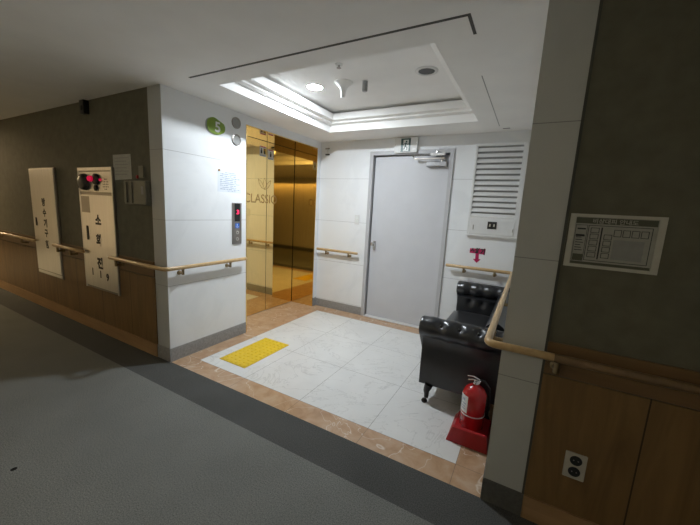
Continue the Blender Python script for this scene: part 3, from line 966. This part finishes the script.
g.build('plan_drawing', M['ink'], pb)

so = thing('wall_socket', 'ivory double power socket low on dark wood wainscot', 'socket', (3.105, -0.004, 0.31))
MB().box(3.062, 3.147, -0.012, -0.004, 0.312, 0.443, 0.004).build('face_plate', M['socket'], so)
for z in (0.407, 0.350):
    h = MB().lathe([(0.024, 0), (0.024, 0.001), (0.018, 0.0012), (0, 0.0012)], (3.105, -0.012, z), (0, -1, 0), 24).build('outlet', M['black'], so)
    g = MB()
    for dx in (-0.009, 0.009):
        g.lathe([(0.0028, 0), (0.0028, 0.0005)], (3.105 + dx, -0.0132, z), (0, -1, 0), 10)
    g.build('pin_holes', M['steel_dark'], h)

# ------------------------------------------------------------------ tactile paving
for i, (ya, yb) in enumerate(((0.295, 0.612), (0.613, 0.93))):
    lab = 'yellow tactile tile nearer the corridor on white floor' if i == 0 else 'yellow tactile tile nearer the elevator doors on white floor'
    t = thing('tactile_tile', lab, 'tactile tile', (0.47, (ya + yb) / 2, 0), 'yellow tactile tiles')
    MB().box(0.305, 0.645, ya, yb, 0, 0.006, 0.002).build('tile', M['yellow'], t)
    for a_ in range(6):
        for b_ in range(6):
            MB().lathe([(0.014, 0), (0.012, 0.004), (0.007, 0.0055), (0, 0.0055)], (0.305 + 0.34 * (a_ + 0.5) / 6, ya + (yb - ya) * (b_ + 0.5) / 6, 0.006), (0, 0, 1), 10).build('stud', M['yellow'], t, smooth=50)

# ------------------------------------------------------------------ sofa
SX0, SX1 = 2.125, 2.725        # front, back
SY0, SY1 = 0.715, 2.20         # outer side faces
sf = thing('sofa', 'black tufted leather chesterfield sofa against the right lobby wall', 'sofa', (2.43, 1.46, 0))
b = MB().box(SX0 + 0.035, SX1, SY0 + 0.012, SY1 - 0.012, 0.155, 0.31, 0.012, 3)
b.build('base_frame', M['leather'], sf, smooth=40)

ROLL_R = 0.082


def arm(side):
    """side -1: near arm (outer face towards -y); +1: far arm."""
    oy = SY0 if side < 0 else SY1
    ROLL_Z = 0.622 if side < 0 else 0.665
    inn = -side                                 # direction from outer face to inside
    cyy = oy + inn * 0.03                       # roll centre
    # section (s = inward distance from outer face, z)
    prof = [(0.0, 0.155), (0.0, 0.3), (0.0, 0.45), (0.0, 0.535)]
    a0, a1 = math.radians(238), math.radians(-62)
    N = 26
    for i in range(N + 1):
        a_ = a0 + (a1 - a0) * i / N
        prof.append((0.03 + ROLL_R * math.cos(a_) , ROLL_Z + ROLL_R * math.sin(a_)))
    prof += [(0.112, ROLL_Z - 0.085), (0.115, 0.565), (0.116, 0.55), (0.117, 0.535), (0.117, 0.52), (0.117, 0.50), (0.117, 0.48), (0.117, 0.46), (0.116, 0.38), (0.116, 0.29), (0.116, 0.155)]
    nx = 56
    if side < 0:
        btn = [(SX0 + 0.162 + 0.1355 * i, 140) for i in range(4)]
    else:
        btn = [(SX0 + 0.149 + 0.1345 * i, None) for i in range(4)]
    P = []
    for i in range(nx + 1):
        x = SX0 + (SX1 - SX0) * i / nx
        fr_ = min(1.0, (x - SX0) / 0.02)
        sh = math.sqrt(max(0, 1 - (1 - fr_) ** 2)) * 0.10 + 0.90     # rounded front edge
        row = []
        for k_, (s_, z) in enumerate(prof):
            ds, dz = s_ - 0.03, z - ROLL_Z
            rad = math.hypot(ds, dz)
            isroll = 4 <= k_ <= 4 + N
            xs = x
            if isroll:
                ds *= sh; dz *= sh
                ang = math.degrees(math.atan2(dz, ds))
                # dimples
                dep = 0
                if side < 0:
                    for bx_, ba in btn:
                        d2 = ((x - bx_) / 0.032) ** 2 + ((ang - ba + 180) % 360 - 180) ** 2 / 26.0 ** 2
                        dep += 0.024 * math.exp(-d2 * 1.3)
                    dep -= 0.0025 * math.cos((x - btn[0][0]) / 0.1355 * 2 * PI + PI)
                else:
                    # soft vertical pleats running down to the buttons
                    if -70 < ang < 100:
                        dep += 0.012 * (0.5 + 0.5 * math.cos((x - btn[0][0]) / 0.1345 * 2 * PI))
                ds -= dep * ds / max(rad, 1e-4); dz -= dep * dz / max(rad, 1e-4)
                s2, z2 = 0.03 + ds, ROLL_Z + dz
            else:
                s2, z2 = s_, z
                if k_ < 4:
                    xs = SX0 + 0.028 + (SX1 - SX0 - 0.028) * i / nx
                    s2 = 0.0 + 0.006 * math.sin((z - 0.155) / 0.38 * PI) * -0.6
                else:
                    xs = SX0 + 0.028 + (SX1 - SX0 - 0.028) * i / nx
                    if side > 0:
                        for bx_, _ in btn:
                            d2 = ((x - bx_) / 0.038) ** 2 + ((z - 0.535) / 0.045) ** 2
                            s2 -= 0.024 * math.exp(-d2 * 1.4)
                        s2 += 0.008
            row.append(Vector((xs, oy + inn * s2, z2)))
        P.append(row)
    m = MB()
    vs_ = m.grid(P, closed_v=True)
    m.bm.faces.new(vs_[0]); m.bm.faces.new(vs_[-1][::-1])
    o = m.build('arm', M['leather'], sf, smooth=55)
    for bx_, ba in btn:
        if side < 0:
            a_ = math.radians(ba)
            n = Vector((0, inn * math.cos(a_), math.sin(a_)))
            p = Vector((bx_, oy + inn * 0.03, ROLL_Z)) + n * (ROLL_R - 0.020)
        else:
            n = Vector((0, inn, 0))
            p = Vector((bx_, oy + inn * 0.101, 0.535))
        MB().lathe([(0.010, -0.004), (0.010, 0.002), (0.006, 0.006), (0, 0.007)], p, n, 12).build('tuft_button', M['button'], o, smooth=60)
    return o


arm(-1)
arm(1)
# piping along the near outer panel
# seat cushion
m = MB()
P = []
nx, ny = 24, 44
cx0, cx1, cy0, cy1 = SX0 + 0.005, SX1 - 0.14, SY0 + 0.122, SY1 - 0.122
def cush(u, v_):
    x = cx0 + (cx1 - cx0) * u; y = cy0 + (cy1 - cy0) * v_
    puff = (1 - abs(2 * u - 1) ** 6) * (1 - abs(2 * v_ - 1) ** 10)
    return x, y, puff
for i in range(nx + 1):
    P.append([Vector((cush(i / nx, j_ / ny)[0], cush(i / nx, j_ / ny)[1], 0.405 + 0.048 * cush(i / nx, j_ / ny)[2])) for j_ in range(ny + 1)])
vs_ = m.grid(P)
bot = [[m.bm.verts.new((v_.co.x, v_.co.y, 0.312)) for v_ in row] for row in (vs_[0], vs_[-1])]
for row, lo in ((vs_[0], bot[0]), (vs_[-1], bot[1])):
    for a_, b_, c_, d_ in zip(row, row[1:], lo[1:], lo):
        m.bm.faces.new((a_, b_, c_, d_))
m.bm.faces.new([r[0] for r in vs_] + [bot[1][0], bot[0][0]])
m.bm.faces.new([r[-1] for r in vs_] + [bot[1][-1], bot[0][-1]])
m.bm.faces.new(bot[0] + bot[1][::-1])
m.build('seat_cushion', M['leather'], sf, smooth=50)
# backrest along the wall (rolled top)
m = MB()
prof = [(SX1, 0.31), (SX1, 0.55)]
for i in range(19):
    a_ = math.radians(-40 + 230 * i / 18)
    prof.append((SX1 - 0.075 + 0.075 * math.cos(a_), 0.645 + 0.075 * math.sin(a_)))
prof += [(SX1 - 0.135, 0.55), (SX1 - 0.13, 0.45), (SX1 - 0.13, 0.31)]
ny = 60
P = []
for j_ in range(ny + 1):
    y = SY0 + 0.13 + (SY1 - SY0 - 0.26) * j_ / ny
    row = []
    for x, z in prof:
        d_ = 0
        if x < SX1 - 0.08:
            for kk in range(9):
                by = SY0 + 0.21 + kk * 0.133
                d_ += 0.016 * math.exp(-(((y - by) / 0.035) ** 2 + ((z - 0.53) / 0.045) ** 2))
        row.append(Vector((x + d_, y, z)))
    P.append(row)
vs_ = m.grid(P, closed_v=True)
m.bm.faces.new(vs_[0]); m.bm.faces.new(vs_[-1][::-1])
bk = m.build('backrest', M['leather'], sf, smooth=55)
for kk in range(9):
    MB().lathe([(0.010, -0.004), (0.010, 0.002), (0.006, 0.006), (0, 0.007)], (SX1 - 0.118, SY0 + 0.21 + kk * 0.133, 0.53), (-1, 0, 0), 12).build('tuft_button', M['button'], bk, smooth=60)
# cabriole legs
for lx, ly, dx in ((SX0 + 0.098, SY0 + 0.006, -1), (SX0 + 0.098, SY1 - 0.03, -1), (SX1 - 0.06, SY0 + 0.022, 1), (SX1 - 0.06, SY1 - 0.045, 1)):
    pts = [(lx - dx * 0.012, ly, 0.158), (lx - dx * 0.004, ly, 0.13), (lx + dx * 0.004, ly, 0.10), (lx + dx * 0.0, ly, 0.07), (lx - dx * -0.002, ly, 0.045), (lx + dx * 0.010, ly, 0.022), (lx + dx * 0.014, ly, 0.010), (lx + dx * 0.012, ly, 0.0)]
    MB().tube(pts, [0.034, 0.030, 0.024, 0.019, 0.017, 0.020, 0.024, 0.021], 14).build('leg', M['dark_wood'], sf, smooth=60)

# ------------------------------------------------------------------ fire extinguisher on its stand
ex, ey = 2.592, 0.525
sb = thing('extinguisher_stand', 'low red plastic stand under the fire extinguisher', 'stand', (ex, ey, 0))
def stand_ring(x0, x1):
    return [(0.362, 0.0), (0.369, 0.106), (0.376, 0.113), (0.386, 0.114), (0.45, 0.058), (0.462, 0.05), (0.68, 0.05), (0.69, 0.042), (0.69, 0.0)]
g = MB()
secs = []
for x, kz in ((2.465, 0.06), (2.478, 0.45), (2.492, 0.94), (2.502, 1.0), (2.700, 1.0), (2.710, 0.94), (2.722, 0.30)):
    secs.append([Vector((x, y, z * kz)) for y, z in stand_ring(0, 0)])
vs_ = g.grid(secs, closed_v=True)
g.bm.faces.new(vs_[0][::-1]); g.bm.faces.new(vs_[-1])
g.build('base', M['red_plastic'], sb, smooth=30)
g = MB()
# raised white marks on the left slope
for kk in range(5):
    y = 0.376 + kk * 0.014
    x_a, z_a = 2.479, 0.040
    x_b, z_b = 2.488, 0.070
    n = Vector((-0.88, 0, 0.47)) * 0.001
    g.hexa([Vector((x_a, y, z_a)), Vector((x_a, y + 0.009, z_a)), Vector((x_b, y + 0.009, z_b)), Vector((x_b, y, z_b))],
           [Vector((x_a, y, z_a)) + n, Vector((x_a, y + 0.009, z_a)) + n, Vector((x_b, y + 0.009, z_b)) + n, Vector((x_b, y, z_b)) + n])
g.build('side_marks', M['white'], sb)
ey2 = ey + 0.02
fe = thing('fire_extinguisher', 'red fire extinguisher standing beside the black sofa', 'fire extinguisher', (ex, ey2, 0.0505))
R_ = 0.079
MB().lathe([(R_ - 0.006, 0.0507), (R_, 0.058), (R_, 0.285), (R_ - 0.004, 0.305), (R_ - 0.018, 0.330), (R_ - 0.040, 0.348), (0.022, 0.356), (0.02, 0.362), (0, 0.362)], (ex, ey2, 0), (0, 0, 1), 36).build('cylinder', M['red'], fe, smooth=50)
MB().lathe([(R_ + 0.0012, 0.150), (R_ + 0.0012, 0.157)], (ex, ey2, 0), (0, 0, 1), 36).build('white_band', M['white'], fe, smooth=40)
g = MB()
pl_ = []
for i in range(11):
    a_ = math.radians(196 + 52 * i / 10)
    pl_.append([Vector((ex + (R_ + 0.001) * math.cos(a_), ey2 + (R_ + 0.001) * math.sin(a_), z)) for z in (0.168, 0.29)])
g.grid(pl_)
lb = g.build('label_sticker', M['white'], fe, smooth=60)
g = MB()
for (d0, d1, z0, z1) in ((200, 206, 0.185, 0.27), (214, 232, 0.25, 0.27), (214, 240, 0.228, 0.236), (214, 236, 0.208, 0.215), (214, 240, 0.19, 0.197)):
    pl_ = []
    for i in range(5):
        a_ = math.radians(d0 + (d1 - d0) * i / 4)
        pl_.append([Vector((ex + (R_ + 0.0018) * math.cos(a_), ey2 + (R_ + 0.0018) * math.sin(a_), z)) for z in (z0, z1)])
    g.grid(pl_)
g.build('label_print', M['ink_blue'], lb)
MB().lathe([(0.018, 0.361), (0.018, 0.374), (0.013, 0.377), (0.013, 0.392), (0.009, 0.396), (0, 0.396)], (ex, ey2, 0), (0, 0, 1), 18).build('valve', M['chrome'], fe, smooth=40)
MB().tube([(ex + 0.03, ey2, 0.386), (ex - 0.02, ey2 - 0.006, 0.392), (ex - 0.052, ey2 - 0.012, 0.384)], [0.006, 0.007, 0.006], 8).build('carry_handle', M['chrome'], fe, smooth=50)
MB().tube([(ex + 0.022, ey2, 0.398), (ex - 0.02, ey2 - 0.006, 0.414), (ex - 0.058, ey2 - 0.014, 0.412)], [0.005, 0.007, 0.005], 8).build('squeeze_lever', M['chrome'], fe, smooth=50)
MB().lathe([(0.012, 0), (0.012, 0.010), (0, 0.011)], (ex + 0.012, ey2 - 0.012, 0.384), (0.4, -1, 0), 16).build('pressure_gauge', M['chrome'], fe, smooth=40)
MB().tube([(ex + 0.012, ey2 + 0.01, 0.386), (ex + 0.05, ey2 + 0.035, 0.38), (ex + 0.086, ey2 + 0.045, 0.33), (ex + 0.092, ey2 + 0.04, 0.24), (ex + 0.091, ey2 + 0.035, 0.15)], 0.009, 10).build('hose', M['black'], fe, smooth=50)
